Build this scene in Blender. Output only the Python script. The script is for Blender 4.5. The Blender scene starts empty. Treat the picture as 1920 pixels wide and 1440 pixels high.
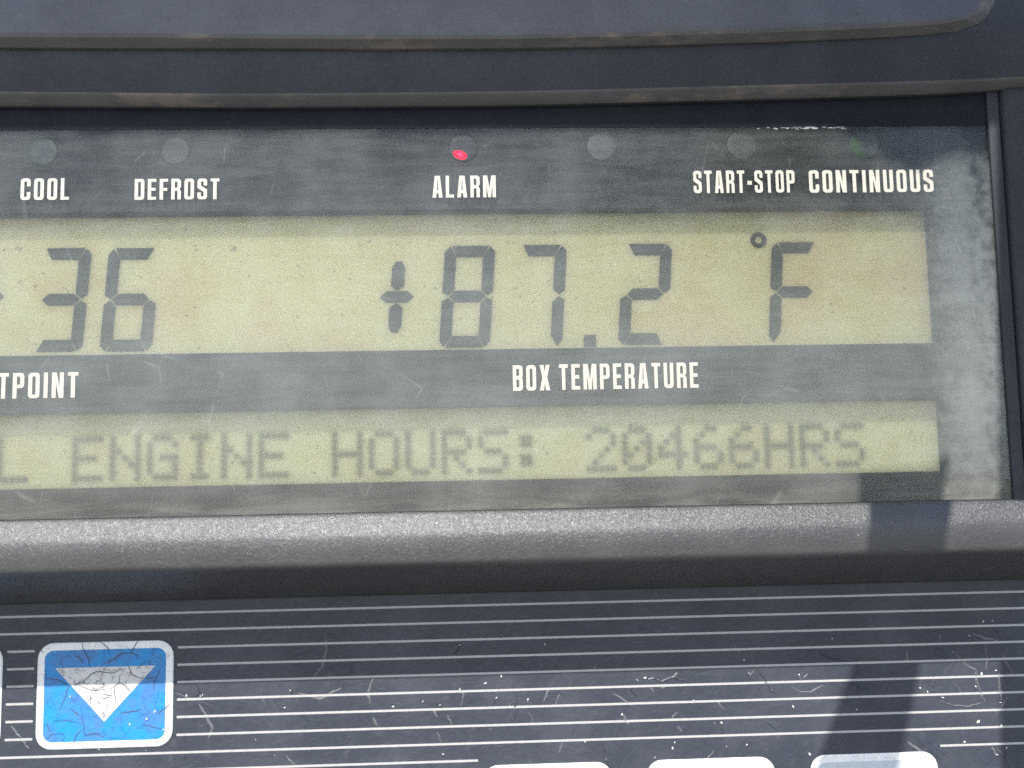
import bpy, math, random
from mathutils import Vector, Matrix
from mathutils.geometry import tessellate_polygon

scene = bpy.context.scene
col = scene.collection
random.seed(7)
MM = 0.001
Z0 = 1.30                      # height of the panel's origin above the ground (m)

# ------------------------------------------------------------------ camera
YAW, PITCH, ROLL = 0.03716067, 0.08571594, -0.01879943
FPX, DIST = 1600.0, 100.0      # focal length in photo pixels, mm from lens to panel
_cy, _sy, _cp, _sp = math.cos(YAW), math.sin(YAW), math.cos(PITCH), math.sin(PITCH)
FWD = Vector((_sy * _cp, _cy * _cp, _sp))
_r = Vector((_cy, -_sy, 0.0))
_u = _r.cross(FWD)
RIGHT = math.cos(ROLL) * _r + math.sin(ROLL) * _u
UP = -math.sin(ROLL) * _r + math.cos(ROLL) * _u
CPOS = -DIST * FWD             # panel mm
cam = bpy.data.cameras.new("camera")
cam.sensor_width = 36.0
cam.lens = 36.0 * FPX / 1920.0
cam.clip_start = 0.005
cam.clip_end = 500.0
cam.dof.use_dof = True
cam.dof.focus_distance = 0.1
cam.dof.aperture_fstop = 17.0
cam_o = bpy.data.objects.new("camera", cam)
col.objects.link(cam_o)
m = Matrix((RIGHT, UP, -FWD)).transposed().to_4x4()
m.translation = CPOS * MM + Vector((0, 0, Z0))
cam_o.matrix_world = m
scene.camera = cam_o

# ------------------------------------------------------------------ sky, sun, exposure
SUN = Vector((-0.25, -1.0, 1.15))          # towards the sun
el = math.atan2(SUN.z, math.hypot(SUN.x, SUN.y))
az = math.atan2(SUN.x, SUN.y)
world = bpy.data.worlds.new("World")
scene.world = world
world.use_nodes = True
nt = world.node_tree
nt.nodes.clear()
sky = nt.nodes.new("ShaderNodeTexSky")
sky.sky_type = 'NISHITA'
sky.sun_disc = False
sky.sun_elevation = el
sky.sun_rotation = az
sky.air_density = 1.0
sky.dust_density = 1.2
bg = nt.nodes.new("ShaderNodeBackground")
bg.inputs["Strength"].default_value = 0.15
wo = nt.nodes.new("ShaderNodeOutputWorld")
nt.links.new(sky.outputs[0], bg.inputs[0])
nt.links.new(bg.outputs[0], wo.inputs[0])
sl = bpy.data.lights.new("sun", 'SUN')
sl.energy = 4.2
sl.angle = math.radians(0.53)
sl.color = (1.0, 0.955, 0.89)
so = bpy.data.objects.new("sun", sl)
col.objects.link(so)
so.location = (0.4, -1.0, 2.6)
so.rotation_euler = SUN.to_track_quat('Z', 'Y').to_euler()
scene.view_settings.view_transform = 'Standard'
scene.view_settings.look = 'None'
scene.view_settings.gamma = 1.0
scene.view_settings.exposure = 0.85
scene.render.engine = 'CYCLES'
scene.cycles.use_denoising = False
scene.cycles.denoiser = 'OPENIMAGEDENOISE'
scene.cycles.denoising_input_passes = 'RGB_ALBEDO_NORMAL'
scene.cycles.denoising_prefilter = 'ACCURATE'
scene.cycles.max_bounces = 10
scene.cycles.transparent_max_bounces = 16
scene.cycles.sample_clamp_indirect = 6.0


# ------------------------------------------------------------------ helpers
def P(px, py, n=0.0):
    """Point of the panel (mm: x right, z up) that photo pixel px,py shows at n mm in front of the window pane."""
    d = FWD + RIGHT * ((px - 960.0) / FPX) - UP * ((py - 720.0) / FPX)
    t = (-n - CPOS.y) / d.y
    q = CPOS + d * t
    return q.x, q.z


class MB:
    """Collects panel-mm vertices (x, n, z) and faces for ONE mesh."""
    def __init__(s):
        s.v, s.f, s.mi = [], [], []

    def vert(s, x, n, z):
        s.v.append((x, n, z))
        return len(s.v) - 1

    def face(s, ids, mi=0):
        s.f.append(tuple(ids))
        s.mi.append(mi)

    def poly(s, pts, n, mi=0):
        """flat outline facing the viewer; pts counter-clockwise as seen by the viewer"""
        s.face([s.vert(x, n, z) for x, z in pts], mi)

    def prism(s, pts, n0, n1, mi=0, back=True):
        a = [s.vert(x, n1, z) for x, z in pts]
        b = [s.vert(x, n0, z) for x, z in pts]
        k = len(pts)
        s.face(a, mi)
        if back:
            s.face(b[::-1], mi)
        for i in range(k):
            j = (i + 1) % k
            s.face((a[i], b[i], b[j], a[j]), mi)

    def dome(s, pts, n0, levels, mi=0):
        """stacked outlines: levels = [(outline, n), ...] from the base up, capped"""
        rings = [[s.vert(x, n, z) for x, z in o] for o, n in levels]
        k = len(rings[0])
        for A, B in zip(rings, rings[1:]):
            for i in range(k):
                j = (i + 1) % k
                s.face((A[i], A[j], B[j], B[i]), mi)
        s.face(rings[-1], mi)

    def box(s, x0, x1, n0, n1, z0, z1, mi=0):
        s.prism([(x0, z0), (x1, z0), (x1, z1), (x0, z1)], n0, n1, mi)

    def loops(s, loops, n, mi=0):
        """filled outlines with holes (2-D loops), facing the viewer"""
        vv = [[Vector((x, z, 0)) for x, z in lp] for lp in loops]
        flat = [p for lp in vv for p in lp]
        base = len(s.v)
        for p in flat:
            s.v.append((p.x, n, p.y))
        for t in tessellate_polygon(vv):
            a, b, c = (flat[i] for i in t)
            if (b - a).cross(c - a).z < 0:
                t = (t[0], t[2], t[1])
            s.face([base + i for i in t], mi)

    def build(s, name, mats, parent=None, base=(0, 0, 0), smooth=False):
        """base: panel-mm point (x, n, z) that becomes the mesh's own origin"""
        me = bpy.data.meshes.new(name)
        bx, bn, bz = base
        me.from_pydata([((x - bx) * MM, -(n - bn) * MM, (z - bz) * MM) for x, n, z in s.v], [], s.f)
        if not isinstance(mats, (list, tuple)):
            mats = [mats]
        for mt in mats:
            me.materials.append(mt)
        me.polygons.foreach_set("material_index", s.mi)
        if smooth:
            me.polygons.foreach_set("use_smooth", [True] * len(me.polygons))
        me.update()
        o = bpy.data.objects.new(name, me)
        col.objects.link(o)
        w = Vector((bx * MM, -bn * MM, Z0 + bz * MM))
        if parent is not None:
            o.parent = parent
            o.location = w - Vector(parent["world_at"])
        else:
            o.location = w
        o["world_at"] = w
        return o


def thing(name, label, cat, base, group=None):
    o = bpy.data.objects.new(name, None)
    col.objects.link(o)
    o.empty_display_size = 0.01
    o.location = (base[0] * MM, -base[1] * MM, Z0 + base[2] * MM)
    o["world_at"] = Vector(o.location)
    tag(o, label, cat, group)
    return o


def tag(o, label, cat, group=None):
    o["label"] = label
    o["category"] = cat
    if group:
        o["group"] = group


def rrect(x0, x1, z0, z1, r, k=6):
    out = []
    for cx, cz, a0 in ((x1 - r, z0 + r, -90), (x1 - r, z1 - r, 0), (x0 + r, z1 - r, 90), (x0 + r, z0 + r, 180)):
        for i in range(k + 1):
            a = math.radians(a0 + 90.0 * i / k)
            out.append((cx + r * math.cos(a), cz + r * math.sin(a)))
    return out


def circle(cx, cz, r, k=28, sx=1.0):
    return [(cx + r * sx * math.cos(2 * math.pi * i / k), cz + r * math.sin(2 * math.pi * i / k)) for i in range(k)]


def rounded(pts, k=5):
    """outline whose points may carry a corner radius: (x, y) or (x, y, r)"""
    out = []
    n = len(pts)
    for i, p in enumerate(pts):
        if len(p) == 2 or p[2] <= 0:
            out.append((p[0], p[1]))
            continue
        v = Vector(p[:2])
        a = Vector(pts[i - 1][:2]) - v
        b = Vector(pts[(i + 1) % n][:2]) - v
        la, lb = a.length, b.length
        a.normalize(); b.normalize()
        ang = math.acos(max(-1, min(1, a.dot(b))))
        r = p[2]
        t = min(r / math.tan(ang / 2), la * .5, lb * .5)
        r = t * math.tan(ang / 2)
        c = v + (a + b).normalized() * (r / math.sin(ang / 2))
        s = v + a * t - c
        e = v + b * t - c
        a0 = math.atan2(s.y, s.x)
        da = math.atan2(e.y, e.x) - a0
        while da > math.pi: da -= 2 * math.pi
        while da < -math.pi: da += 2 * math.pi
        for q in range(k + 1):
            w = a0 + da * q / k
            out.append((c.x + r * math.cos(w), c.y + r * math.sin(w)))
    return out


def ribbon(mb, pts, wid, n, mi=0, taper=True, rise=0.0):
    """thin strip along a polyline; with rise > 0 it is a low ridge"""
    k = len(pts)
    rows = []
    for i, p in enumerate(pts):
        a = Vector(pts[max(i - 1, 0)]); b = Vector(pts[min(i + 1, k - 1)])
        d = (b - a)
        if d.length < 1e-6: d = Vector((1, 0))
        d.normalize()
        nn = Vector((-d.y, d.x))
        f = 1.0
        if taper:
            f = 0.35 + 0.65 * math.sin(math.pi * (i + .5) / k)
        h = wid * f * .5
        l = (p[0] + nn.x * h, p[1] + nn.y * h)
        r = (p[0] - nn.x * h, p[1] - nn.y * h)
        if rise:
            if min(abs(p[1] - q) for q in LZ) < .26:
                f *= .04                      # flattened where it runs under a printed line
            rows.append((mb.vert(l[0], n, l[1]), mb.vert(p[0], n + rise * f, p[1]), mb.vert(r[0], n, r[1])))
        else:
            rows.append((mb.vert(l[0], n, l[1]), mb.vert(r[0], n, r[1])))
    for A, B in zip(rows, rows[1:]):
        for q in range(len(A) - 1):
            mb.face((A[q], A[q + 1], B[q + 1], B[q]), mi)


def wiggle(pts, amp, sub=4):
    """subdivide a polyline with jitter so it reads as a hand-worn line"""
    out = []
    for a, b in zip(pts, pts[1:]):
        for i in range(sub):
            t = i / sub
            out.append((a[0] + (b[0] - a[0]) * t + random.uniform(-amp, amp),
                        a[1] + (b[1] - a[1]) * t + random.uniform(-amp, amp)))
    out.append(pts[-1])
    return out


# ------------------------------------------------------------------ materials
class N:
    """small node-graph writer"""
    def __init__(s, name):
        s.m = bpy.data.materials.new(name)
        s.m.use_nodes = True
        s.t = s.m.node_tree
        s.t.nodes.clear()
        s.out = s.t.nodes.new("ShaderNodeOutputMaterial")
        tc = s.t.nodes.new("ShaderNodeTexCoord")
        mp = s.t.nodes.new("ShaderNodeMapping")
        mp.inputs["Scale"].default_value = (1000, 1000, 1000)      # metres -> mm
        s.t.links.new(tc.outputs["Object"], mp.inputs["Vector"])
        s.co = mp.outputs[0]

    def add(s, typ, ins=None, **props):
        n = s.t.nodes.new(typ)
        for k, v in props.items():
            setattr(n, k, v)
        for k, v in (ins or {}).items():
            if isinstance(v, bpy.types.NodeSocket):
                s.t.links.new(v, n.inputs[k])
            else:
                n.inputs[k].default_value = v
        return n

    def stretch(s, sx, sy, sz, off=(0, 0, 0)):
        return s.add("ShaderNodeMapping", {"Vector": s.co, "Scale": (sx, sy, sz), "Location": off}).outputs[0]

    def noise(s, scale, detail=3.0, rough=.55, co=None, dist=0.0):
        return s.add("ShaderNodeTexNoise", {"Vector": co or s.co, "Scale": scale, "Detail": detail, "Roughness": rough, "Distortion": dist}).outputs["Fac"]

    def math(s, op, a, b=0.0, clamp=False):
        n = s.add("ShaderNodeMath", operation=op, use_clamp=clamp)
        for i, v in ((0, a), (1, b)):
            if isinstance(v, bpy.types.NodeSocket): s.t.links.new(v, n.inputs[i])
            else: n.inputs[i].default_value = v
        return n.outputs[0]

    def ramp(s, v, a, b, lo=0.0, hi=1.0, smooth=True):
        n = s.add("ShaderNodeMapRange", {"Value": v, "From Min": a, "From Max": b, "To Min": lo, "To Max": hi})
        n.interpolation_type = 'SMOOTHSTEP' if smooth else 'LINEAR'
        return n.outputs[0]

    def mix(s, f, a, b):
        n = s.add("ShaderNodeMix", data_type='RGBA')
        for i, v in ((0, f), (6, a), (7, b)):
            if isinstance(v, bpy.types.NodeSocket): s.t.links.new(v, n.inputs[i])
            else: n.inputs[i].default_value = v if i == 0 or len(v) == 4 else (*v, 1)
        return n.outputs[2]

    def xyz(s):
        return s.add("ShaderNodeSeparateXYZ", {"Vector": s.co}).outputs

    def bump(s, h, strength, dist):
        return s.add("ShaderNodeBump", {"Height": h, "Strength": strength, "Distance": dist * MM}).outputs[0]

    def principled(s, color, rough, spec=.5, normal=None, **kw):
        n = s.add("ShaderNodeBsdfPrincipled")
        ins = {"Base Color": color, "Roughness": rough, "Specular IOR Level": spec}
        ins.update(kw)
        if normal is not None: ins["Normal"] = normal
        for k, v in ins.items():
            if isinstance(v, bpy.types.NodeSocket): s.t.links.new(v, n.inputs[k])
            elif isinstance(v, (tuple, list)): n.inputs[k].default_value = (*v, 1)[:len(n.inputs[k].default_value)]
            else: n.inputs[k].default_value = v
        return n.outputs[0]

    def end(s, sh):
        s.t.links.new(sh, s.out.inputs[0])
        return s.m


def plastic(name, base, worn, rough, spec, grain, gscale=4.2, dirt=None):
    g = N(name)
    big = g.noise(.16, 4)
    mid = g.noise(.9, 4, .6)
    c = g.mix(g.ramp(big, .35, .7), base, worn)
    c = g.mix(g.math('MULTIPLY', g.ramp(mid, .45, .75), .35), c, worn)
    if dirt:
        st = g.noise(.30, 5, .65, g.stretch(.35, 1, 1))
        c = g.mix(g.ramp(st, .52, .66, 0, .8), c, dirt)
    fine = g.noise(gscale, 2.0, .6)
    tiny = g.noise(gscale * 2.4, 1.0)
    h = g.math('ADD', fine, g.math('MULTIPLY', tiny, .4))
    ro = g.ramp(g.noise(1.4, 3), .3, .7, rough - .07, rough + .07)
    return g.end(g.principled(c, ro, spec, g.bump(h, 1.0, grain)))


M = {}
M['hood'] = plastic('weathered_black_plastic', (.035, .037, .043), (.044, .046, .053), .62, .35, .05)
M['pad'] = plastic('sky_lit_black_plastic', (.080, .081, .087), (.098, .100, .106), .56, .45, .05)  # hood plastic painted lighter, as if the upturned pad catches more sky
M['hood_edge'] = plastic('dusty_bounce_lit_edge', (.104, .098, .098), (.13, .122, .118), .65, .3, .05, dirt=(.21, .18, .15))  # tan dust, over a base lightened to paint in bounce off the ground
M['rail'] = plastic('grained_black_plastic', (.046, .046, .048), (.058, .058, .060), .33, .70, .088, 5.0)
M['seam'] = plastic('dark_gap', (.012, .012, .015), (.02, .02, .022), .7, .2, .02)
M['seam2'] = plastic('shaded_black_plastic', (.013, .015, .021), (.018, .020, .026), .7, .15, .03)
M['mask'] = plastic('dark_printed_mask', (.040, .046, .050), (.050, .056, .060), .6, .25, .01)

g = N('keypad_film')
x, y, z = g.xyz()
big = g.noise(.12, 4)
c = g.mix(g.ramp(big, .35, .7), (.034, .040, .054), (.050, .056, .072))
sm = g.noise(.5, 5, .7, g.stretch(1, 1, .6))
c = g.mix(g.ramp(sm, .56, .78, 0, .45), c, (.12, .125, .14))
brush = g.noise(6.0, 2, .5, g.stretch(.25, 1, 1))
wr = g.noise(.55, 5, .6, dist=1.2)
h = g.math('ADD', g.math('MULTIPLY', wr, 1.0), g.math('MULTIPLY', brush, .12))
M['film'] = g.end(g.principled(c, g.ramp(sm, .3, .7, .38, .52), .45, g.bump(h, .8, .16)))


def crackle_mask(g, amount, scale=.75):
    """fine broken cracks in old print"""
    off = g.add("ShaderNodeTexNoise", {"Vector": g.co, "Scale": 1.1, "Detail": 4.0}).outputs["Color"]
    wob = g.add("ShaderNodeVectorMath", {0: off, 1: (.9, .9, .9)}, operation='MULTIPLY').outputs[0]
    co = g.add("ShaderNodeVectorMath", {0: g.co, 1: wob}, operation='ADD').outputs[0]
    v = g.add("ShaderNodeTexVoronoi", {"Vector": co, "Scale": scale}, feature='DISTANCE_TO_EDGE').outputs[0]
    v2 = g.add("ShaderNodeTexVoronoi", {"Vector": co, "Scale": scale * 2.3}, feature='DISTANCE_TO_EDGE').outputs[0]
    a = g.math('MULTIPLY', g.ramp(v, .0, .045, 1, 0), g.ramp(g.noise(.8, 3), .40, .55))
    b = g.math('MULTIPLY', g.ramp(v2, .0, .07, .8, 0), g.ramp(g.noise(1.0, 3, .6), .50, .62))
    return g.math('MULTIPLY', g.math('MAXIMUM', a, b), amount)


def print_mat(name, base, worn, rough=.5, amount=.5, sc=1.3, crackle=0.0):
    g = N(name)
    n1 = g.noise(sc, 5, .65)
    n2 = g.noise(sc * 6, 3, .6)
    c = g.mix(g.ramp(n1, .48, .75, 0, amount), base, worn)
    c = g.mix(g.ramp(n2, .58, .75, 0, amount * .6), c, worn)
    if crackle:
        c = g.mix(crackle_mask(g, crackle), c, (.10, .105, .115))
    hh = g.noise(.8, 4, .6, dist=.8)
    return g.end(g.principled(c, rough, .4, g.bump(hh, .6, .10)))


M['line'] = print_mat('white_line_print', (.41, .405, .395), (.27, .27, .265), .5, .6, 1.6)
M['word'] = print_mat('cream_white_print', (.47, .45, .385), (.33, .32, .28), .5, .5, 1.2)
M['key_white'] = print_mat('white_key_border', (.82, .82, .80), (.60, .60, .60), .45, .5, .7, .3)
M['key_arrow'] = print_mat('silver_arrow_print', (.60, .595, .58), (.34, .345, .35), .42, .7, .8, .85)
M['key_grey'] = print_mat('pale_grey_key_face', (.52, .57, .60), (.36, .40, .43), .45, .6, .5)
M['crack'] = print_mat('crack_gap', (.065, .075, .095), (.11, .115, .12), .7, .5)
M['scuff'] = print_mat('scuffed_film', (.13, .13, .14), (.06, .065, .075), .5, .9, 2.0)
M['flake'] = print_mat('white_flake', (.80, .78, .70), (.62, .59, .50), .6, .5)

g = N('blue_key_face')
x, y, z = g.xyz()
n1 = g.noise(.33, 5, .62, dist=.5)
n2 = g.noise(2.4, 4, .65)
c = g.mix(g.ramp(n1, .36, .66), (.013, .245, .57), (.060, .185, .44))
c = g.mix(g.ramp(n2, .5, .75, 0, .5), c, (.08, .20, .42))
c = g.mix(crackle_mask(g, .45, .42), c, (.02, .07, .17))
h = g.noise(.7, 5, .6, dist=1.0)
M['key_blue'] = g.end(g.principled(c, .38, .5, g.bump(h, .7, .14)))

# hazy window pane: clear plastic under a film of dust that scatters the light
g = N('dusty_clear_plastic')
x, y, z = g.xyz()
cloud = g.noise(.09, 5, .6)
streak = g.noise(.9, 4, .6, g.stretch(.12, 1, 1))
speck = g.noise(2.2, 5, .75)
speck2 = g.noise(.55, 5, .7)
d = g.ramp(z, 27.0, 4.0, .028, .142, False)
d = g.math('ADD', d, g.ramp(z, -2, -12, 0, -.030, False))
d = g.math('ADD', d, g.ramp(cloud, .3, .7, -.03, .04))
d = g.math('ADD', d, g.ramp(streak, .3, .7, -.016, .016))
d = g.math('ADD', d, g.ramp(g.noise(4.2, 3, .7), .3, .7, -.010, .010, False))
rm = g.math('ADD', x, g.ramp(speck2, .3, .7, -1.6, 1.6))
edge = g.math('MULTIPLY', g.ramp(rm, 48.0, 56.0, 0, .115), g.ramp(z, 29.0, 24.5))                    # the unwiped margin along the right edge; its fade at the top paints in shade
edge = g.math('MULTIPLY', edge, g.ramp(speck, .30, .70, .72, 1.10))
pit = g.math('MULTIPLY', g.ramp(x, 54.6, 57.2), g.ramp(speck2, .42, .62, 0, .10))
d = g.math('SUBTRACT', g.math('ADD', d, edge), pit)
d = g.math('ADD', d, g.math('MULTIPLY', g.ramp(z, -12.2, -14.6), g.ramp(streak, .4, .65, .0, .045)))
d = g.math('ADD', d, g.math('MULTIPLY', g.ramp(g.noise(3.0, 2, .5), .70, .78), .06), True)
# dried run marks and hairlines
hair = g.add("ShaderNodeTexVoronoi", {"Vector": g.add("ShaderNodeMapping", {"Vector": g.co, "Scale": (1, 1, .55)}).outputs[0], "Scale": .11, "Randomness": 1.0}, feature='DISTANCE_TO_EDGE').outputs[0]
hm = g.math('MULTIPLY', g.ramp(hair, .0, .012, 1, 0), g.ramp(g.noise(.22, 3), .52, .66, 0, .07))
d = g.math('ADD', d, hm, True)
tr = g.add("ShaderNodeBsdfTransparent", {"Color": (.95, .95, .92, 1)}).outputs[0]
dcol = g.mix(g.ramp(z, -8, -14.5), (.65, .70, .69), (.70, .70, .62))
df = g.add("ShaderNodeBsdfDiffuse", {"Color": dcol}).outputs[0]
tl = g.add("ShaderNodeBsdfTranslucent", {"Color": (.75, .77, .76, 1)}).outputs[0]
dust = g.add("ShaderNodeMixShader", {0: .18, 1: df, 2: tl}).outputs[0]
base = g.add("ShaderNodeMixShader", {0: d, 1: tr, 2: dust}).outputs[0]
gl = g.add("ShaderNodeBsdfGlossy", {"Color": (1, 1, 1, 1), "Roughness": .22}).outputs[0]
fr = g.add("ShaderNodeFresnel", {"IOR": 1.45}).outputs[0]
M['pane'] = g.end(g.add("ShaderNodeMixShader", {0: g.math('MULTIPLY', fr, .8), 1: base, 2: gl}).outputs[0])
g = N('clear_plastic')
M['clear'] = g.end(g.add("ShaderNodeBsdfTransparent", {"Color": (.96, .97, .96, 1)}).outputs[0])


def lcd_mat(name, base, warm, off):
    g = N(name)
    x, y, z = g.xyz()
    n1 = g.noise(.09, 5, .62, g.stretch(1, 1, 1, off), dist=.6)
    n2 = g.noise(.5, 5, .7, g.stretch(1, 1, 1, off))
    n3 = g.noise(1.1, 2, .5, g.stretch(1, 1, 1, off))
    wv = g.noise(.30, 4, .6, g.stretch(2.2, 1, .5, off), dist=1.6)
    c = g.mix(g.ramp(n1, .44, .68, 0, .85), base, warm)
    c = g.mix(g.ramp(n2, .52, .74, 0, .35), c, warm)
    c = g.mix(g.ramp(n3, .69, .74, 0, .5), c, (.22, .17, .11))          # brown spots
    band = g.math('ABSOLUTE', g.math('SUBTRACT', wv, .5))
    c = g.mix(g.math('MULTIPLY', g.ramp(band, .0, .012, 1, 0), g.ramp(n2, .48, .6, 0, .6)), c, (.86, .86, .68))   # pale run marks
    return g.end(g.principled(c, .45, .35, None, **{"Subsurface Weight": .95, "Subsurface Radius": (1.0, 1.0, 1.0), "Subsurface Scale": 3.0 * MM}))


M['lcd'] = lcd_mat('olive_lcd_glass', (.71, .67, .41), (.665, .555, .315), (0, 0, 0))
M['lcd_text'] = lcd_mat('olive_text_lcd_glass', (.73, .71, .45), (.67, .61, .37), (31, 0, 7))
g = N('lcd_segment_ink')
n1 = g.noise(.7, 4)
M['ink'] = g.end(g.principled(g.mix(n1, (.062, .072, .068), (.085, .095, .088)), .5, .3))
g = N('lcd_dot_ink')                                   # soft dots: how dense the ink is comes from the glyph's own dot pattern
at = g.add("ShaderNodeAttribute", attribute_name="ink").outputs["Fac"]
M['dots'] = g.end(g.add("ShaderNodeMixShader", {0: g.math('MULTIPLY', at, .86), 1: g.add("ShaderNodeBsdfTransparent").outputs[0],
                                               2: g.principled((.20, .22, .17), .6, .2)}).outputs[0])


def lens_mat(name, colr):
    g = N(name)
    n = g.noise(1.5, 3)
    return g.end(g.principled(g.mix(n, colr, tuple(v * .8 for v in colr)), .3, .5))


g = N('lit_red_diode')
e = g.add("ShaderNodeEmission", {"Color": (1.0, .0, .03, 1), "Strength": 1.9}).outputs[0]
M['red_lit'] = g.end(e)
g = N('red_diode_core')
M['red_core'] = g.end(g.add("ShaderNodeEmission", {"Color": (1.0, .03, .09, 1), "Strength": 2.0}).outputs[0])
g = N('lit_green_diode')
M['green_lit'] = g.end(g.add("ShaderNodeEmission", {"Color": (.16, .55, .16, 1), "Strength": .07}).outputs[0])
g = N('dry_ground')
n1 = g.noise(.00003, 5); n2 = g.noise(.002, 5)
M['ground'] = g.end(g.principled(g.mix(g.math('MULTIPLY', n1, n2), (.13, .125, .118), (.20, .19, .175)), .9, .2))
M['shade_caster'] = plastic('unseen_caster_metal', (.45, .45, .45), (.55, .55, .54), .5, .4, .01)  # coat of the unseen boards added to cast shadows

# ------------------------------------------------------------------ ground (outside the picture; it throws light up under the edges)
mb = MB()
S = 150000.0
mb.v = [(-S, S, -Z0 / MM), (S, S, -Z0 / MM), (S, -S, -Z0 / MM), (-S, -S, -Z0 / MM)]
mb.face((0, 1, 2, 3))
gnd = mb.build('ground', M['ground'])
gnd["kind"] = 'structure'

XL, XR = -150.0, 84.0           # how far the panel runs left and right (mm)

# ------------------------------------------------------------------ housing
housing = thing('control_panel_housing', 'weathered black plastic housing with a deep top edge and a grained lower rail',
                'control panel', (0, -6, -60))
HB = (0, 0, 0)


def zcurve(samples, n):
    """[(px, py)] along an edge -> [(x, z)] at depth n, extended to the panel's left end"""
    pts = [P(a, b, n) for a, b in samples]
    (x0, z0), (x1, z1) = pts[0], pts[1]
    return [(XL, z0 - 0.25)] + pts


def interp(pts, x):
    if x <= pts[0][0]: return pts[0][1]
    for (a, za), (b, zb) in zip(pts, pts[1:]):
        if x <= b:
            t = (x - a) / (b - a)
            return za + (zb - za) * t
    return pts[-1][1]


def smooth_curve(pts, xs):
    """sampled edge, lightly smoothed"""
    zz = [interp(pts, x) for x in xs]
    for _ in range(6):
        zz = [zz[0]] + [(zz[i - 1] + 2 * zz[i] + zz[i + 1]) / 4 for i in range(1, len(zz) - 1)] + [zz[-1]]
    return zz


xs = [XL + (XR - XL) * (i / 72.0) ** .75 for i in range(73)]
e_bot = smooth_curve(zcurve([(0, 197), (450, 200), (960, 196), (1440, 184), (1820, 173), (1900, 163), (1990, 161)], 1.0), xs)
e_bev = smooth_curve(zcurve([(0, 177), (450, 182), (960, 177), (1440, 165), (1820, 155), (1900, 149), (1990, 147)], 2.2), xs)
rows = [
    (e_bot, -.75), (e_bot, .75), ([z + .25 for z in e_bot], 1.0), (e_bev, 2.1), ([z + .35 for z in e_bev], 2.25),
    ([41.2] * 73, 3.6), ([44.0] * 73, 3.3), ([80.0] * 73, -7.5)]
mb = MB()
ids = [[mb.vert(xs[i], n, zz[i]) for i in range(73)] for zz, n in rows]
for r_, (A, B) in enumerate(zip(ids, ids[1:])):
    for i in range(72):
        mb.face((A[i], A[i + 1], B[i + 1], B[i]), 1 if r_ in (1, 2, 3) else 0)
hood = mb.build('hood_face', [M['hood'], M['hood_edge']], housing, HB, True)

xb0 = P(1872, 560)[0]
# raised pad above, its lower right corner rounded
def pad_outline(rows_px, n, top):
    pts = [P(a, b, n) for a, b in rows_px]
    return [(XL, pts[0][1] - .3)] + pts + [(pts[-1][0] + .6, top), (XL, top)]


lo = [(0, 92), (240, 93), (480, 93), (720, 94), (960, 93), (1200, 88), (1440, 81), (1600, 75), (1720, 69), (1790, 62), (1830, 48), (1856, 28), (1872, 6), (1882, -20)]
hi = [(0, 67), (240, 68), (480, 70), (720, 72), (960, 71), (1200, 66), (1440, 59), (1600, 53), (1700, 48), (1756, 44), (1800, 36), (1832, 20), (1848, 2), (1858, -20)]
base_o = pad_outline(lo, 3.25, 74)
top_o = pad_outline(hi, 4.4, 72)
mid_o = [((a[0] + 3 * b[0]) / 4, (a[1] + 3 * b[1]) / 4) for a, b in zip(base_o, top_o)]
mb = MB()
def nf(b):
    return 4.75 - max(0.0, b - 42.0) * .30


R0 = [mb.vert(a, nf(b) - 2.2, b) for a, b in base_o]
R1 = [mb.vert(a, nf(b) - 1.1, b) for a, b in base_o]
R2 = [mb.vert(a, nf(b) - .15, b) for a, b in mid_o]
R3 = [mb.vert(a, nf(b), b) for a, b in [(x_ - .15 if x_ > XL else x_, z_ + .2) for x_, z_ in top_o]]
k = len(R0)
for A, B in ((R0, R1), (R1, R2), (R2, R3)):
    for i in range(k):
        j = (i + 1) % k
        mb.face((A[i], A[j], B[j], B[i]), 1)
mb.face(R3, 0)
mb.build('hood_pad', [M['pad'], M['hood_edge']], housing, HB)

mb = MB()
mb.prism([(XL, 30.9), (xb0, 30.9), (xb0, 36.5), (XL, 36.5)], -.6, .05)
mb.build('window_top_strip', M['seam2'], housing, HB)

# right-hand side frame beside the window, with its seam
xb, _ = P(1872, 560)
xs1, _ = P(1897, 560)
mb = MB()
mb.prism([(xb + .05, -15.6), (xs1 - .22, -15.6), (xs1 - .22, 36), (xb + .05, 36)], -2.0, .35)
mb.build('window_edge_strip', M['hood'], housing, HB)
mb = MB()
z_b = 36
prof = [(xs1 + .10, -2.0), (xs1 + .10, .55), (xs1 + .35, .85), (xs1 + .9, 1.0), (XR, 1.0)]
A = [mb.vert(x_, n_, -23.0) for x_, n_ in prof]
B = [mb.vert(x_, n_, 35.2) for x_, n_ in prof]
for i in range(len(prof) - 1):
    mb.face((A[i], A[i + 1], B[i + 1], B[i]))
mb.build('side_frame', M['hood'], housing, HB, True)
mb = MB()
mb.box(xs1 - .6, xs1 + .5, -2.6, -1.2, -23, 36)
mb.build('seam_gap', M['seam'], housing, HB)

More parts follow.
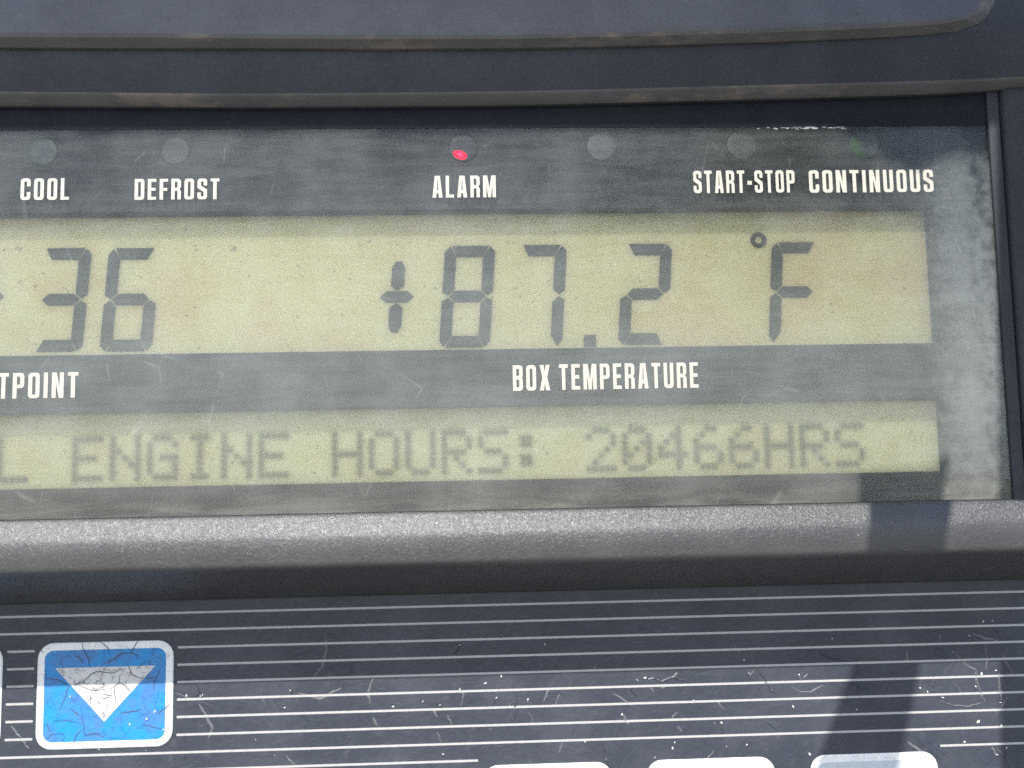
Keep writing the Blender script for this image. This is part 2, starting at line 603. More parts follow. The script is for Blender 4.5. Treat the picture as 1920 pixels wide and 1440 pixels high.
# lower rail: rounded bar standing 13 mm proud of the window
prof = [(-.7, -15.3), (.3, -15.25), (5.0, -14.75), (9.9, -14.08), (10.9, -13.94), (11.25, -13.96), (11.45, -14.08), (11.62, -14.34), (12.02, -15.03), (12.36, -15.64), (12.52, -16.0), (12.60, -16.40), (12.62, -17.2), (12.58, -18.0), (12.50, -18.55)]
for i in range(1, 7):
    a = math.radians(-8 - 12 * i)
    prof.append((11.54 + 1.0 * math.cos(a), -18.45 + 1.0 * math.sin(a)))
prof += [(9.2, -20.3), (5.0, -21.9), (2.4, -22.9), (1.1, -23.5), (.5, -23.9), (-.6, -24.0)]
rx = P(2065, 960, 12.0)[0]
rad = 9.0
rxs = [XL + (rx - rad - XL) * i / 30 for i in range(31)] + [rx - rad + rad * math.sin(math.radians(9 * i)) for i in range(1, 11)]
mb = MB()
cols = []
for x_ in rxs:
    t = max(0.0, x_ - (rx - rad))
    drop = rad - math.sqrt(max(rad * rad - t * t, 0.0))
    ztop = -13.95 - drop
    cols.append([mb.vert(x_, n_, min(z_, ztop) if n_ > .2 else z_) for n_, z_ in prof])
for A, B in zip(cols, cols[1:]):
    for i in range(len(prof) - 1):
        mb.face((A[i], A[i + 1], B[i + 1], B[i]))
mb.face(cols[-1])
mb.build('lower_rail', M['rail'], housing, HB, True)
mb = MB()
mb.box(XL, XR, -9.0, -6.2, -70, 72)
mb.build('back_plate', M['seam'], housing, HB)

# ------------------------------------------------------------------ window: dark mask with two cut-outs behind a dusty pane
XA = 52.15                     # right edge of both cut-outs
win = thing('display_window', 'hazy dusty window with white printed words over the two LCDs', 'display window', (0, -1, -14.5))
xw = xb
mb = MB()
gx = [XL + 6, -78.0, XA, xw]
gz = [-14.55, -11.22, -2.5, 4.24, 21.22, 36.0]
holes = {(1, 1), (1, 3)}
for i in range(3):
    for j in range(5):
        if (i, j) in holes:
            x0, x1, z0, z1 = gx[i], gx[i + 1], gz[j], gz[j + 1]
            fn, bk = -.8, -3.6
            c_ = [(x0, z0), (x1, z0), (x1, z1), (x0, z1)]
            for q in range(4):
                (ax, az_), (bx_, bz_) = c_[q], c_[(q + 1) % 4]
                a = mb.vert(ax, fn, az_); b = mb.vert(bx_, fn, bz_); c2 = mb.vert(bx_, bk, bz_); d2 = mb.vert(ax, bk, az_)
                mb.face((a, b, c2, d2))
        else:
            mb.poly([(gx[i], gz[j]), (gx[i + 1], gz[j]), (gx[i + 1], gz[j + 1]), (gx[i], gz[j + 1])], -.8)
mb.build('mask', M['mask'], win, HB)
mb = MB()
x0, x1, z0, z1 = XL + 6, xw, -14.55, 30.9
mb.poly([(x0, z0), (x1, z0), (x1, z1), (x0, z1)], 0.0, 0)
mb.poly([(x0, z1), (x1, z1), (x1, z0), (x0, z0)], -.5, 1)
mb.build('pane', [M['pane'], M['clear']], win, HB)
mb = MB()                       # bright scuffed strip on the pane's top edge, right of the middle
p0, p1 = P(1418, 232), P(1578, 231)
for i in range(46):
    t = random.random() ** .6
    x_ = p0[0] + (p1[0] - p0[0]) * t
    z_ = p0[1] + (p1[1] - p0[1]) * t + random.uniform(-.75, -.12)
    w_, h_ = random.uniform(.2, .9), random.uniform(.05, .13)
    mb.poly([(x_, z_), (x_ + w_, z_ + random.uniform(-.03, .03)), (x_ + w_ * .9, z_ + h_), (x_ + w_ * .1, z_ + h_)], .012 + i * .0006)
sc = mb.build('scuff_marks', M['line'], win, HB)
sc["kind"] = 'stuff'

# printed words -----------------------------------------------------
s_, hs = .168, .138


def glyph(ch):
    w = .47
    R, r = .17, .06
    s, h = s_, hs
    if ch == 'O': return w, [[(0, 0, R), (w, 0, R), (w, 1, R), (0, 1, R)], [(s, h, r), (w - s, h, r), (w - s, 1 - h, r), (s, 1 - h, r)]]
    if ch == 'C': return w, [[(w, .63), (w - s, .63), (w - s, 1 - h, r), (s, 1 - h, r), (s, h, r), (w - s, h, r), (w - s, .37), (w, .37), (w, 0, R), (0, 0, R), (0, 1, R), (w, 1, R)]]
    if ch == 'L': return .40, [[(0, 0), (.40, 0), (.40, h), (s, h), (s, 1), (0, 1)]]
    if ch == 'D': return w, [[(0, 0), (w, 0, R), (w, 1, R), (0, 1)], [(s, h), (w - s, h, r), (w - s, 1 - h, r), (s, 1 - h)]]
    if ch == 'E': return .41, [[(0, 0), (.41, 0), (.41, h), (s, h), (s, .43), (.38, .43), (.38, .43 + h), (s, .43 + h), (s, 1 - h), (.41, 1 - h), (.41, 1), (0, 1)]]
    if ch == 'F': return .40, [[(0, 0), (s, 0), (s, .42), (.37, .42), (.37, .42 + h), (s, .42 + h), (s, 1 - h), (.40, 1 - h), (.40, 1), (0, 1)]]
    if ch == 'R': return w, [[(0, 0), (s, 0), (s, .42), (w - s, .42, .04), (w - s, 0), (w, 0), (w, .40, .05), (w - .07, .50), (w, .60, .05), (w, 1, R), (0, 1)],
                             [(s, .42 + .145), (w - s, .565, .04), (w - s, 1 - h, r), (s, 1 - h)]]
    if ch == 'P': return w, [[(0, 0), (s, 0), (s, .40), (w, .40, R), (w, 1, R), (0, 1)], [(s, .40 + h), (w - s, .40 + h, r), (w - s, 1 - h, r), (s, 1 - h)]]
    if ch == 'B': return w, [[(0, 0), (w, 0, R * .9), (w, .46, .10), (w - .05, .51), (w, .56, .10), (w, 1, R * .9), (0, 1)],
                             [(s, h), (w - s, h, r), (w - s, .44, r), (s, .44)], [(s, .585), (w - s, .585, r), (w - s, 1 - h, r), (s, 1 - h)]]
    if ch == 'S': return w, [[(w, .67), (w - s, .67), (w - s, 1 - h, r), (s, 1 - h, r), (s, .66, .05), (w, .47, .08), (w, 0, R), (0, 0, R), (0, .33), (s, .33),
                              (s, h, r), (w - s, h, r), (w - s, .36, .05), (0, .55, .08), (0, 1, R), (w, 1, R)]]
    if ch == 'T': return .43, [[(.215 - s / 2, 0), (.215 + s / 2, 0), (.215 + s / 2, 1 - h), (.43, 1 - h), (.43, 1), (0, 1), (0, 1 - h), (.215 - s / 2, 1 - h)]]
    if ch == 'A':
        w = .50
        return w, [[(0, 0), (.18, 0), (.205, .2), (w - .205, .2), (w - .18, 0), (w, 0), (w - .12, 1), (.12, 1)], [(.222, .34), (w - .222, .34), (w / 2 + .014, .80), (w / 2 - .014, .80)]]
    if ch == 'M':
        w = .64
        return w, [[(0, 0), (.17, 0), (.17, .62), (.25, 0), (w - .25, 0), (w - .17, .62), (w - .17, 0), (w, 0), (w, 1), (w - .22, 1), (w / 2, .42), (.22, 1), (0, 1)]]
    if ch == 'N': return .49, [[(0, 0), (.17, 0), (.17, .58), (.30, 0), (.49, 0), (.49, 1), (.32, 1), (.32, .44), (.19, 1), (0, 1)]]
    if ch == 'I': return s, [[(0, 0), (s, 0), (s, 1), (0, 1)]]
    if ch == 'U': return w, [[(0, 1), (0, 0, R), (w, 0, R), (w, 1), (w - s, 1), (w - s, h, r), (s, h, r), (s, 1)]]
    if ch == 'X': return .50, [[(0, 0), (.20, 0), (.25, .30), (.30, 0), (.50, 0), (.365, .51), (.49, 1), (.30, 1), (.25, .72), (.20, 1), (.01, 1), (.135, .51)]]
    if ch == '-': return .25, [[(0, .36), (.25, .36), (.25, .53), (0, .53)]]
    return .2, []


def word(text, px0, px1, ytop0, ybot0, ybot1, n=.03):
    """a printed word whose baseline runs from (px0, ybot0) to (px1, ybot1) in the photo"""
    ax, az_ = P(px0, ybot0, n)
    bx_, bz_ = P(px1, ybot1, n)
    hgt = P(px0, ytop0, n)[1] - az_
    az_ = (az_ + bz_) / 2
    gap = .165
    total = sum(glyph(c)[0] for c in text) + gap * (len(text) - 1)
    fx = (bx_ - ax) / total
    mb = MB()
    cur = ax
    for c in text:
        w, lp = glyph(c)
        if lp:
            # rounded corners are worked out in real proportions
            mb.loops([rounded([(cur + q[0] * fx, az_ + q[1] * hgt) + ((q[2] * hgt * .8,) if len(q) > 2 else ()) for q in l]) for l in lp], n)
        cur += (w + gap) * fx
    return mb.build('printed_word', M['word'], win, ((ax + bx_) / 2, n, az_))


word('COOL', 38, 129, 335, 375.5, 374)
word('DEFROST', 252, 411, 336, 375, 373)
word('ALARM', 811, 930, 330, 371, 369.5)
word('START-STOP', 1301, 1491, 321, 363, 360)
word('CONTINUOUS', 1518, 1751, 320, 362, 359)
word('BOX', 962, 1032, 685, 733, 732)
word('TEMPERATURE', 1049, 1310, 684, 732, 726)
word('SETPOINT', -60, 146, 701, 749, 745)

# ------------------------------------------------------------------ big-digit LCD
NL = -3.1
seg = thing('segment_display', 'upper olive LCD with large grey digits +36 and +87.2 °F', 'LCD', (0, NL - 1.5, 3))
mb = MB()
mb.box(-80, XA + 1.5, NL - 3.0, NL, 2.6, 22.4)
mb.build('lcd_glass', M['lcd'], seg, HB)
TL = P(835, 461, NL); BL = P(823, 652, NL); TR = P(929, 460.6, NL)
DH = TL[1] - BL[1]
DW = TR[0] - TL[0]
SL = (TL[0] - BL[0]) / DH
t_ = DH * .113
W, H = DW, DH
SEGS = {
    'a': [(.55 * t_, H), (W - .55 * t_, H), (W - 1.06 * t_, H - t_), (1.06 * t_, H - t_)],
    'b': [(W - .42 * t_, H - .05 * t_), (W, H - .55 * t_), (W, H / 2 + .40 * t_), (W - .48 * t_, H / 2 + .08 * t_), (W - t_, H / 2 + .55 * t_), (W - t_, H - .97 * t_)],
    'g': [(.60 * t_, H / 2), (1.10 * t_, H / 2 + .5 * t_), (W - 1.10 * t_, H / 2 + .5 * t_), (W - .60 * t_, H / 2), (W - 1.10 * t_, H / 2 - .5 * t_), (1.10 * t_, H / 2 - .5 * t_)],
}
SEGS['f'] = [(W - x_, y_) for x_, y_ in SEGS['b']]
SEGS['d'] = [(x_, H - y_) for x_, y_ in SEGS['a']]
SEGS['c'] = [(x_, H - y_) for x_, y_ in SEGS['b']]
SEGS['e'] = [(x_, H - y_) for x_, y_ in SEGS['f']]
DIG = {'8': 'abcdefg', '7': 'abc', '2': 'abged', '3': 'abgcd', '6': 'afgedc', 'F': 'afge'}
seg_mesh = {}


def ccw(pts):
    a = sum(p[0] * q[1] - q[0] * p[1] for p, q in zip(pts, pts[1:] + pts[:1]))
    return pts if a > 0 else pts[::-1]


def digit(ch, tr=None, tl=None):
    ox, oz = tr if tr else tl
    oz -= DH
    ox -= SL * DH + (DW if tr else 0)
    d = MB()
    e = bpy.data.objects.new('digit', None)
    col.objects.link(e)
    e.empty_display_size = .005
    e.parent = seg
    w = Vector((ox * MM, -(NL + .05) * MM, Z0 + oz * MM))
    e.location = w - Vector(seg["world_at"])
    e["world_at"] = w
    for s in DIG[ch]:
        if s not in seg_mesh:
            mb = MB()
            mb.prism(ccw([(x_ + SL * y_, y_) for x_, y_ in SEGS[s]]), -.02, .0, 0, False)
            mb.v = [(x_ + 0, n_ + 0, z_) for x_, n_, z_ in mb.v]
            me = bpy.data.meshes.new('segment')
            me.from_pydata([(x_ * MM, -n_ * MM, z_ * MM) for x_, n_, z_ in mb.v], [], mb.f)
            me.materials.append(M['ink'])
            seg_mesh[s] = me
        o = bpy.data.objects.new('segment', seg_mesh[s])
        col.objects.link(o)
        o.parent = e


digit('3', tr=P(173, 465, NL))
digit('6', tr=P(302, 465, NL))
digit('8', tr=P(929, 460.6, NL))
digit('7', tr=P(1063, 459, NL))
digit('2', tr=P(1260, 457, NL))
digit('F', tl=P(1447, 454.5, NL))


def plus(px, dx):
    """plus sign of three strokes, its centre at photo pixel px"""
    e = bpy.data.objects.new('plus_sign', None)
    col.objects.link(e)
    e.parent = seg
    cx, cz = P(px, 557, NL)
    w = Vector((cx * MM, -(NL + .05) * MM, Z0 + cz * MM))
    e.location = w - Vector(seg["world_at"])
    e["world_at"] = w
    hw = t_ * .55
    arm_h, arm_v = 2.05, 4.35

    def stroke(pts):
        mb = MB()
        mb.prism(ccw([(cx + x_ + SL * y_, cz + y_) for x_, y_ in pts]), NL + .03, NL + .05, 0, False)
        mb.build('segment', M['ink'], e, (cx, NL + .05, cz))
    stroke([(-arm_h, 0), (-arm_h + hw, hw * .9), (arm_h - hw, hw * .9), (arm_h, 0), (arm_h - hw, -hw * .9), (-arm_h + hw, -hw * .9)])
    for s in (1, -1):
        b = hw * .98
        stroke([(-hw, s * (b + .55)), (0, s * b), (hw, s * (b + .55)), (hw, s * (arm_v - .8)), (hw * .5, s * arm_v), (-hw * .5, s * arm_v), (-hw, s * (arm_v - .8))])


plus(744, 0)
plus(-25, 0)
mb = MB()
a_, b_ = P(1095, 651, NL), P(1117, 628, NL)
mb.prism([(a_[0], a_[1]), (b_[0], a_[1]), (b_[0] + .05, b_[1]), (a_[0] + .05, b_[1])], NL + .03, NL + .05, 0, False)
mb.build('decimal_point', M['ink'], seg, (a_[0], NL, a_[1]))
mb = MB()
cx, cz = P(1422, 450.5, NL)
mb.loops([circle(cx, cz, 1.0, 30), circle(cx, cz, .44, 30)], NL + .05)
mb.build('degree_ring', M['ink'], seg, (cx, NL, cz))

# ------------------------------------------------------------------ dot-matrix LCD
txt = thing('text_display', 'lower olive LCD strip reading engine hours 20466HRS in faint dots', 'LCD', (0, NL - 1.5, -12))
mb = MB()
mb.box(-80, XA + 1.5, NL - 3.0, NL, -12.6, -1.2)
mb.build('lcd_glass', M['lcd_text'], txt, HB)
FONT = {
    'L': "10000 10000 10000 10000 10000 10000 11111", 'E': "11111 10000 10000 11110 10000 10000 11111",
    'N': "10001 10001 11001 10101 10011 10001 10001", 'G': "01110 10001 10000 10111 10001 10001 01111",
    'I': "01110 00100 00100 00100 00100 00100 01110", 'H': "10001 10001 10001 11111 10001 10001 10001",
    'O': "01110 10001 10001 10001 10001 10001 01110", 'U': "10001 10001 10001 10001 10001 10001 01110",
    'R': "11110 10001 10001 11110 10100 10010 10001", 'S': "01111 10000 10000 01110 00001 00001 11110",
    ':': "00000 01100 01100 00000 01100 01100 00000", '2': "01110 10001 00001 00010 00100 01000 11111",
    '0': "01110 10001 10011 10101 11001 10001 01110", '4': "00010 00110 01010 10010 11111 00010 00010",
    '6': "00110 01000 10000 11110 10001 10001 01110", 'A': "01110 10001 10001 11111 10001 10001 10001"}
glyph_mesh = {}
PAD, SUB = 1.0, 4
NX, NZ = int((5 + 2 * PAD) * SUB), int((7 + 2 * PAD) * SUB)


def dot_mesh(ch, px, pz):
    rows = FONT[ch].split()
    me = bpy.data.meshes.new('character')
    v, f, ink = [], [], []
    for j in range(NZ + 1):
        for i in range(NX + 1):
            u = i / SUB - PAD
            w = j / SUB - PAD            # downwards
            v.append((u * px * MM, 0, -w * pz * MM))
            tot = 0.0
            for rr in range(7):
                for cc in range(5):
                    if rows[rr][cc] == '1':
                        du, dw = u - cc - .5, w - rr - .5
                        tot += math.exp(-((du * du + dw * dw) / .24))
            ink.append(min(1.0, tot * .95))
    for j in range(NZ):
        for i in range(NX):
            a = j * (NX + 1) + i
            q = (a, a + NX + 1, a + NX + 2, a + 1)
            if max(ink[p] for p in q) > .004:
                f.append(q)
    me.from_pydata(v, [], f)
    at = me.attributes.new("ink", 'FLOAT', 'POINT')
    at.data.foreach_set("value", ink)
    me.materials.append(M['dots'])
    return me


cells = {'A': -73, 'L': -8}
text = "ENGINE HOURS: 20466HRS"
lx0 = P(136, 816, NL)[0]
lx1 = P(1563, 796, NL)[0]
pitch = (lx1 - lx0) / 21.0
zt = (P(160, 815, NL)[1] + P(1580, 795.5, NL)[1]) / 2
zb_ = (P(160, 899, NL)[1] + P(1580, 880, NL)[1]) / 2
pz = (zt - zb_) / 7.0
px_ = pitch / 6.0 * 1.02
for i, ch in [(-3, 'A'), (-2, 'L')] + list(enumerate(text)):
    if ch == ' ':
        continue
    if ch not in glyph_mesh:
        glyph_mesh[ch] = dot_mesh(ch, px_, pz)
    o = bpy.data.objects.new('character', glyph_mesh[ch])
    col.objects.link(o)
    o.parent = txt
    o.location = Vector(((lx0 + i * pitch) * MM, -(NL + .06) * MM, Z0 + zt * MM)) - Vector(txt["world_at"])

# ------------------------------------------------------------------ indicator lights in the mask
LED = [
    (80, 284, 'grey green unlit indicator light above the word COOL', (0.061, 0.079, 0.073)),
    (328, 282, 'grey unlit indicator light above the word DEFROST', (0.071, 0.071, 0.074)),
    (868, 277, 'indicator light glowing red above the word ALARM', (.036, .030, .034)),
    (1128, 274, 'grey unlit indicator light right of the red one with no word under it', (0.121, 0.121, 0.121)),
    (1391, 272, 'grey unlit indicator light above the word START-STOP', (0.12, 0.124, 0.128)),
    (1621, 270, 'indicator light glowing faint green above the word CONTINUOUS', (.070, .080, .074))]
for px0, py0, lab, colr in LED:
    cx, cz = P(px0, py0, -.75)
    r = P(px0 + 28, py0, -.75)[0] - cx
    t = thing('indicator_light', lab, 'indicator light', (cx, -2.0, cz), 'indicator lights in a row above the upper LCD')
    mb = MB()
    mb.dome(None, -.8, [(circle(cx, cz, r), -1.2), (circle(cx, cz, r), -.77), (circle(cx, cz, r * .9), -.72), (circle(cx, cz, r * .55), -.69)])
    mb.build('lens', lens_mat('smoky_lens', colr), t, (cx, -.75, cz), True)
    if 'red' in lab and 'glowing' in lab:
        mb = MB()
        ex, ez = cx - r * .20, cz - r * .50
        c_, s0 = math.cos(-.35), math.sin(-.35)
        def el_(a, b):
            return [(ex + (x_ * a) * c_ - (y_ * b) * s0, ez + (x_ * a) * s0 + (y_ * b) * c_) for x_, y_ in circle(0, 0, 1, 20)]
        mb.dome(None, 0, [(el_(.9, .52), -.80), (el_(.85, .49), -.63), (el_(.5, .3), -.60)])
        gs = mb.build('glowing_spot', M['red_lit'], t, (ex, -.65, ez), True)
        mb = MB()
        mb.dome(None, 0, [(el_(.42, .24), -.605), (el_(.30, .17), -.585)])
        mb.build('hot_core', M['red_core'], gs, (ex, -.6, ez), True)
    if 'green' in lab and 'glowing' in lab:
        mb = MB()
        out = []
        for i in range(11):
            a = math.radians(150 + 11 * i)
            out.append((cx + r * .93 * math.cos(a), cz + r * .93 * math.sin(a)))
        for i in range(6):
            a = math.radians(255 - 18 * i)
            out.append((cx + r * .42 * math.cos(a), cz + r * .66 * math.sin(a)))
        mb.prism(ccw(out), -.80, -.655)
        mb.build('glowing_spot', M['green_lit'], t, (cx, -.65, cz))

# ------------------------------------------------------------------ keypad
pad = thing('membrane_keypad', 'dark worn membrane keypad with thin white lines and a blue down-arrow key', 'keypad', (0, -.5, -60))
mb = MB()
mb.prism([(XL, -62), (XR, -62), (XR, -23.2), (XL, -23.2)], -1.5, 0.0)
mb.build('film', M['film'], pad, HB)
LZ = [-25.35, -27.24, -29.17, -31.08, -32.98, -34.89, -36.79, -38.72, -40.64, -42.53]
kx0, kx1 = P(70, 1300)[0], P(325, 1300)[0]
kz1, kz0 = P(200, 1203)[1], P(200, 1402)[1]
lkx1 = P(4, 1300)[0]
lw = .245


def line(x0, x1, z):
    mb = MB()
    mb.prism([(0, -lw / 2), (x1 - x0, -lw / 2), (x1 - x0, lw / 2), (0, lw / 2)], 0, .012, 0, False)
    mb.v = [(x_ + x0, n_, z_ + z) for x_, n_, z_ in mb.v]
    mb.build('printed_line', M['line'], pad, (x0, 0, z))


for i, z in enumerate(LZ):
    if 2 <= i <= 7:
        line(lkx1 + .45, kx0 - .42, z)
        line(kx1 + .42, XR, z)
    elif i < 9:
        line(XL, XR, z)
BK = [(905, 1147), (1212, 1452), (1519, 1757)]
bz = P(1330, 1422)[1]
bks = [(P(a, 1432)[0], P(b, 1432)[0]) for a, b in BK]
# the tenth line runs beside the bottom row of keys
line(bks[2][1] + .5, XR, LZ[9])
line(XL, bks[0][0] - .5, LZ[9])


def key(x0, x1, z0, z1, face, label=None):
    mb = MB()
    o1 = rrect(x0, x1, z0, z1, 1.75)
    o2 = rrect(x0 + .12, x1 - .12, z0 + .12, z1 - .12, 1.65)
    mb.dome(None, 0, [(o1, -.02), (o1, .10), (o2, .17)])
    k = mb.build('key', M['key_white'], pad, ((x0 + x1) / 2, 0, (z0 + z1) / 2))
    if label:
        k["label"] = label
    b = .80
    mb = MB()
    o1 = rrect(x0 + b, x1 - b, z0 + b, z1 - b, 1.0)
    mb.prism(o1, .16, .19, 0, False)
    mb.build('key_face', face, k, ((x0 + x1) / 2, .16, (z0 + z1) / 2))
    return k


k1 = key(kx0, kx1, kz0, kz1, M['key_blue'], 'blue key with a white down arrow')
mb = MB()
tri = [P(105, 1252), P(197, 1352), P(293, 1247)]
zt_ = (tri[0][1] + tri[2][1]) / 2
mb.prism([(tri[0][0], zt_), tri[1], (tri[2][0], zt_)], .185, .215, 0, False)
mb.build('down_arrow', M['key_arrow'], k1, (tri[1][0], .2, zt_))
key(lkx1 - (kx1 - kx0), lkx1, kz0, kz1, M['key_blue'])
for q, (x0, x1) in enumerate(bks):
    key(x0, x1, bz - (kz1 - kz0), bz, M['key_grey'])

# cracks in the key's print
def C4(pts):
    return [P(a / 4.8, 1150 + b / 4.8) for a, b in pts]


CR = [[(740, 250), (760, 320), (800, 400), (820, 490)], [(900, 240), (980, 310), (990, 360)], [(1250, 230), (1200, 330), (1180, 360)],
      [(1245, 400), (1240, 370), (1180, 352), (1090, 360), (1050, 400), (920, 460)], [(420, 500), (425, 575), (520, 590), (600, 630), (620, 660), (600, 740), (550, 850)],
      [(670, 655), (780, 590), (830, 540), (870, 520), (1020, 530), (1140, 490)], [(1090, 540), (1080, 620), (1000, 680)], [(1080, 620), (1140, 650), (1180, 700)],
      [(700, 640), (830, 690), (960, 685)], [(830, 690), (825, 780), (832, 850)], [(985, 920), (960, 850), (990, 790)], [(1160, 470), (1200, 550), (1290, 590)],
      [(1390, 690), (1400, 590), (1450, 500)], [(1320, 580), (1400, 570)], [(730, 910), (760, 1000), (770, 1100)], [(480, 960), (620, 960), (740, 990)],
      [(770, 1090), (870, 1070), (950, 1110)], [(430, 1120), (480, 1080), (570, 1075), (590, 1110), (570, 1150)], [(1090, 890), (1180, 880), (1280, 860)],
      [(1040, 650), (1045, 790)], [(1430, 900), (1490, 850), (1545, 800)], [(575, 400), (620, 380), (650, 390)], [(690, 380), (730, 400), (750, 440)],
      [(1310, 440), (1230, 500)], [(1385, 1180), (1460, 1120)], [(650, 1200), (690, 1100), (740, 1040)], [(1290, 990), (1480, 1040)], [(880, 790), (920, 810)],
      [(930, 720), (1020, 735)], [(940, 760), (1000, 745)], [(640, 850), (690, 890), (720, 915)], [(360, 310), (400, 350)], [(430, 980), (460, 1060)]]
mb = MB()
for i, c in enumerate(CR):
    ribbon(mb, wiggle(C4(c), .05), random.uniform(.05, .11), .226 + i * .0004)
ck = mb.build('crack_lines', M['crack'], k1, HB)
ck["kind"] = 'stuff'

# lifted creases and scratches in the film (x, y in the photo)
RG = [[(1790, 1222), (1802, 1236), (1815, 1250), (1830, 1257), (1831, 1275), (1840, 1300), (1846, 1316)], [(1847, 1210), (1850, 1232), (1850, 1255)],
      [(1878, 1228), (1890, 1248), (1902, 1268)], [(1823, 1187), (1845, 1196), (1872, 1201)], [(1858, 1167), (1868, 1183), (1878, 1202)], [(1873, 1262), (1875, 1290), (1878, 1314)],
      [(1750, 1262), (1751, 1280), (1748, 1296)], [(1597, 1278), (1612, 1288), (1632, 1296)], [(1612, 1245), (1608, 1260), (1600, 1272)],
      [(1498, 1264), (1502, 1277)], [(1515, 1263), (1506, 1272)], [(1484, 1287), (1500, 1298), (1520, 1297), (1544, 1285)], [(1420, 1255), (1432, 1270), (1445, 1295), (1460, 1300)],
      [(1414, 1258), (1405, 1268)], [(1535, 1222), (1560, 1235), (1590, 1240)], [(862, 1293), (870, 1303), (864, 1324)], [(932, 1305), (924, 1322)], [(990, 1308), (990, 1318)],
      [(940, 1185), (940, 1197)], [(865, 1205), (858, 1220), (850, 1226)], [(838, 1340), (848, 1360)], [(1168, 1340), (1178, 1358)], [(1214, 1273), (1225, 1272), (1240, 1278), (1258, 1270), (1290, 1278)],
      [(1252, 1284), (1240, 1290)], [(1258, 1272), (1270, 1262)], [(1220, 1288), (1226, 1300)], [(1130, 1388), (1134, 1420), (1140, 1436)], [(1055, 1392), (1048, 1412)],
      [(1075, 1362), (1070, 1382)], [(1352, 1356), (1354, 1378)], [(1295, 1312), (1300, 1322)], [(1860, 1400), (1868, 1416)], [(1760, 1313), (1785, 1322), (1812, 1325), (1840, 1318)],
      [(370, 1285), (375, 1300), (355, 1312)], [(372, 1320), (385, 1340), (398, 1365), (390, 1385)], [(545, 1290), (548, 1305)], [(330, 1300), (345, 1305), (362, 1313), (376, 1308)],
      [(610, 1190), (612, 1220), (604, 1250), (590, 1268)], [(1180, 1290), (1195, 1308)], [(1340, 1310), (1358, 1332)], [(700, 1345), (708, 1362)], [(820, 1345), (812, 1330)],
      [(1745, 1205), (1765, 1218), (1780, 1232)], [(1700, 1220), (1702, 1240)], [(1640, 1190), (1660, 1210)], [(20, 1360), (40, 1385), (55, 1405)], [(1880, 1400), (1884, 1420), (1892, 1438)],
      [(560, 1300), (600, 1310), (640, 1290)], [(1030, 1290), (1020, 1315)], [(1050, 1300), (1042, 1322)], [(968, 1300), (966, 1345)], [(700, 1270), (690, 1300), (694, 1320)],
      [(820, 1372), (828, 1395)], [(1270, 1362), (1280, 1372)], [(1436, 1352), (1456, 1368)], [(1150, 1300), (1185, 1322)], [(1700, 1390), (1745, 1420)], [(1715, 1382), (1765, 1425)], [(1735, 1385), (1772, 1415)]]
NRG = len(RG)
for _ in range(26):
    a, b = random.uniform(340, 1900), random.uniform(1180, 1430)
    t = random.uniform(-1.2, 1.2)
    L = random.uniform(8, 30)
    RG.append([(a, b), (a + L * math.sin(t) * .5 + random.uniform(-4, 4), b + L * .5), (a + L * math.sin(t), b + L)])
mb = MB()
for i, c in enumerate(RG):
    f_ = 1.0 if i < NRG else .55
    ribbon(mb, wiggle([P(a, b) for a, b in c], .06, 5), random.uniform(.16, .32) * f_, .003, 1 if random.random() < .5 else 0, True, random.uniform(.06, .13) * f_)
cr = mb.build('lifted_creases', [M['film'], M['scuff']], pad, HB)
cr["kind"] = 'stuff'

FL = [(862, 1293, 9), (910, 1281, 8), (931, 1308, 6), (990, 1311, 6), (1166, 1340, 7), (1178, 1354, 5), (1301, 1313, 6), (1353, 1355, 8), (1195, 1275, 7), (1210, 1271, 9), (1261, 1403, 8),
      (1097, 1391, 6), (831, 1414, 8), (1228, 1420, 5), (1115, 1252, 4), (1022, 1208, 5), (941, 1190, 4), (862, 1209, 6), (940, 1268, 6), (1378, 1347, 5), (1265, 1392, 5),
      (1498, 1265, 5), (1725, 1290, 7), (1739, 1297, 7), (1840, 1263, 9), (1867, 1257, 6), (1768, 1308, 8), (1876, 1317, 8), (1487, 1325, 8), (1518, 1414, 9), (1834, 1353, 10), (1877, 1361, 9),
      (1808, 1391, 7), (1869, 1415, 7), (1829, 1287, 5), (1887, 1402, 6), (1817, 1192, 5), (1843, 1165, 7), (1860, 1164, 6), (1612, 1241, 6), (1606, 1330, 6), (1785, 1222, 4),
      (134, 1305, 8), (292, 1333, 8), (277, 1347, 6), (245, 1357, 8), (308, 1367, 6), (376, 1305, 6), (350, 1304, 7), (737, 1325, 7), (793, 1315, 6), (825, 1322, 5), (545, 1294, 6), (534, 1327, 7),
      (380, 1303, 5), (1404, 1262, 6), (1395, 1238, 5), (1560, 1197, 4), (186, 1405, 4), (274, 1407, 4), (1400, 1396, 5), (1362, 1400, 4), (1340, 1356, 4), (480, 1387, 4), (515, 1416, 3)]
mb = MB()
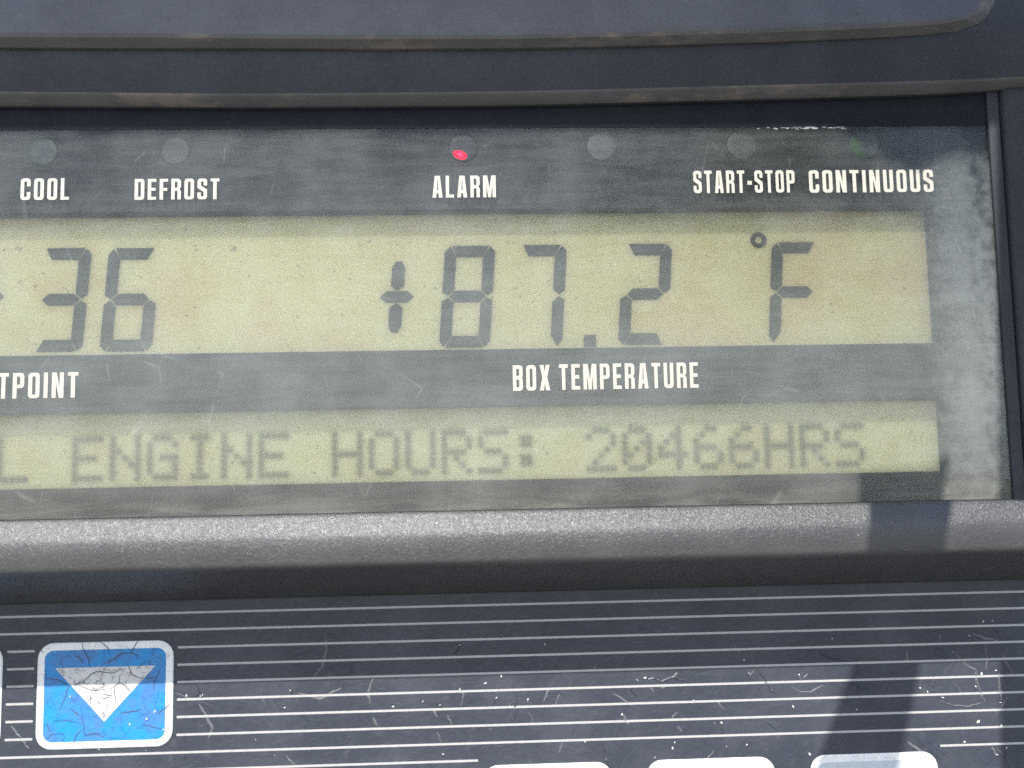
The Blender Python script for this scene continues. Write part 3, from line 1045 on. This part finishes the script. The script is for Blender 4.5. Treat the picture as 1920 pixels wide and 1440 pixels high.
for i, (a, b, s) in enumerate(FL):
    cx, cz = P(a, b)
    r = s / 16.0 * .40
    th = random.uniform(0, 3.1)
    k = random.choice((5, 6, 7))
    asp = random.uniform(.28, .65)
    n0 = .235 if 70 < a < 325 and 1203 < b < 1402 else .02
    o1, o2 = [], []
    for q in range(k):
        w = 2 * math.pi * q / k
        rr = r * random.uniform(.7, 1.15)
        x_, y_ = rr * math.cos(w), rr * asp * math.sin(w)
        X, Y = cx + x_ * math.cos(th) - y_ * math.sin(th), cz + x_ * math.sin(th) + y_ * math.cos(th)
        o1.append((X, Y)); o2.append((cx + (X - cx) * .6, cz + (Y - cz) * .6 + .02))
    mb.dome(None, 0, [(o1, n0), (o2, n0 + random.uniform(.05, .14))])
fk = mb.build('flakes', M['flake'], pad, HB)
fk["kind"] = 'stuff'

# ------------------------------------------------------------------ unseen boards added in front of the panel, shaped only to throw shadows
shade_caster = thing('unseen_shade_boards', 'pale unseen boards added in front of the panel to cast its shadows', 'shadow boards', (86, 0, -90))


def cast(pts, h):
    """panel-mm points whose shadow falls on pts (photo pixels) when they stand h mm in front"""
    return [(x_ + SUN.x * h, z_ + SUN.z * h) for x_, z_ in (P(a, b) for a, b in pts)]


HR = 70.0
zr = P(700, 244)[1] + SUN.z * HR
mb = MB()
mb.box(-200, 130, HR - 3, HR, zr, zr + 34)
mb.build('top_shade_board', M['shade_caster'], shade_caster, (0, 0, zr))
mb = MB()
tp = cast([(1560, 234), (1722, 322), (1868, 236)], HR)
tp = [(tp[0][0], zr + .1)] + [tp[1]] + [(tp[2][0], zr + .1)]
mb.prism(tp, HR - .8, HR)
mb.build('shade_tab', M['shade_caster'], shade_caster, (tp[1][0], HR, zr))
mb = MB()
lo_, hi_ = cast([(1882, 1790), (1872, 480)], HR)
sl_ = (hi_[0] - lo_[0]) / (hi_[1] - lo_[1])
xd = lo_[0]
mb.prism([(xd, lo_[1]), (xd + 40, lo_[1]), (xd + 40, zr - .1), (xd + sl_ * (zr - .1 - lo_[1]), zr - .1)], HR - .6, HR)
mb.build('side_shade_board', M['shade_caster'], shade_caster, (xd, 0, -60))
HL = 70.3
path = cast([(1450, 1740), (1930, 1740), (1930, 1640), (1612, 1640), (1687, 1440), (1722, 1265), (1752, 1100), (1766, 940), (1780, 860), (1758, 885), (1614, 894), (1614, 940), (1612, 1100), (1600, 1270), (1537, 1440)], HL)
mb = MB()
mb.prism(ccw(path), HL - .8, HL)
mb.build('shade_bar', M['shade_caster'], shade_caster, (path[2][0], HL, path[2][1]))

for o in bpy.data.objects:
    if "world_at" in o:
        del o["world_at"]
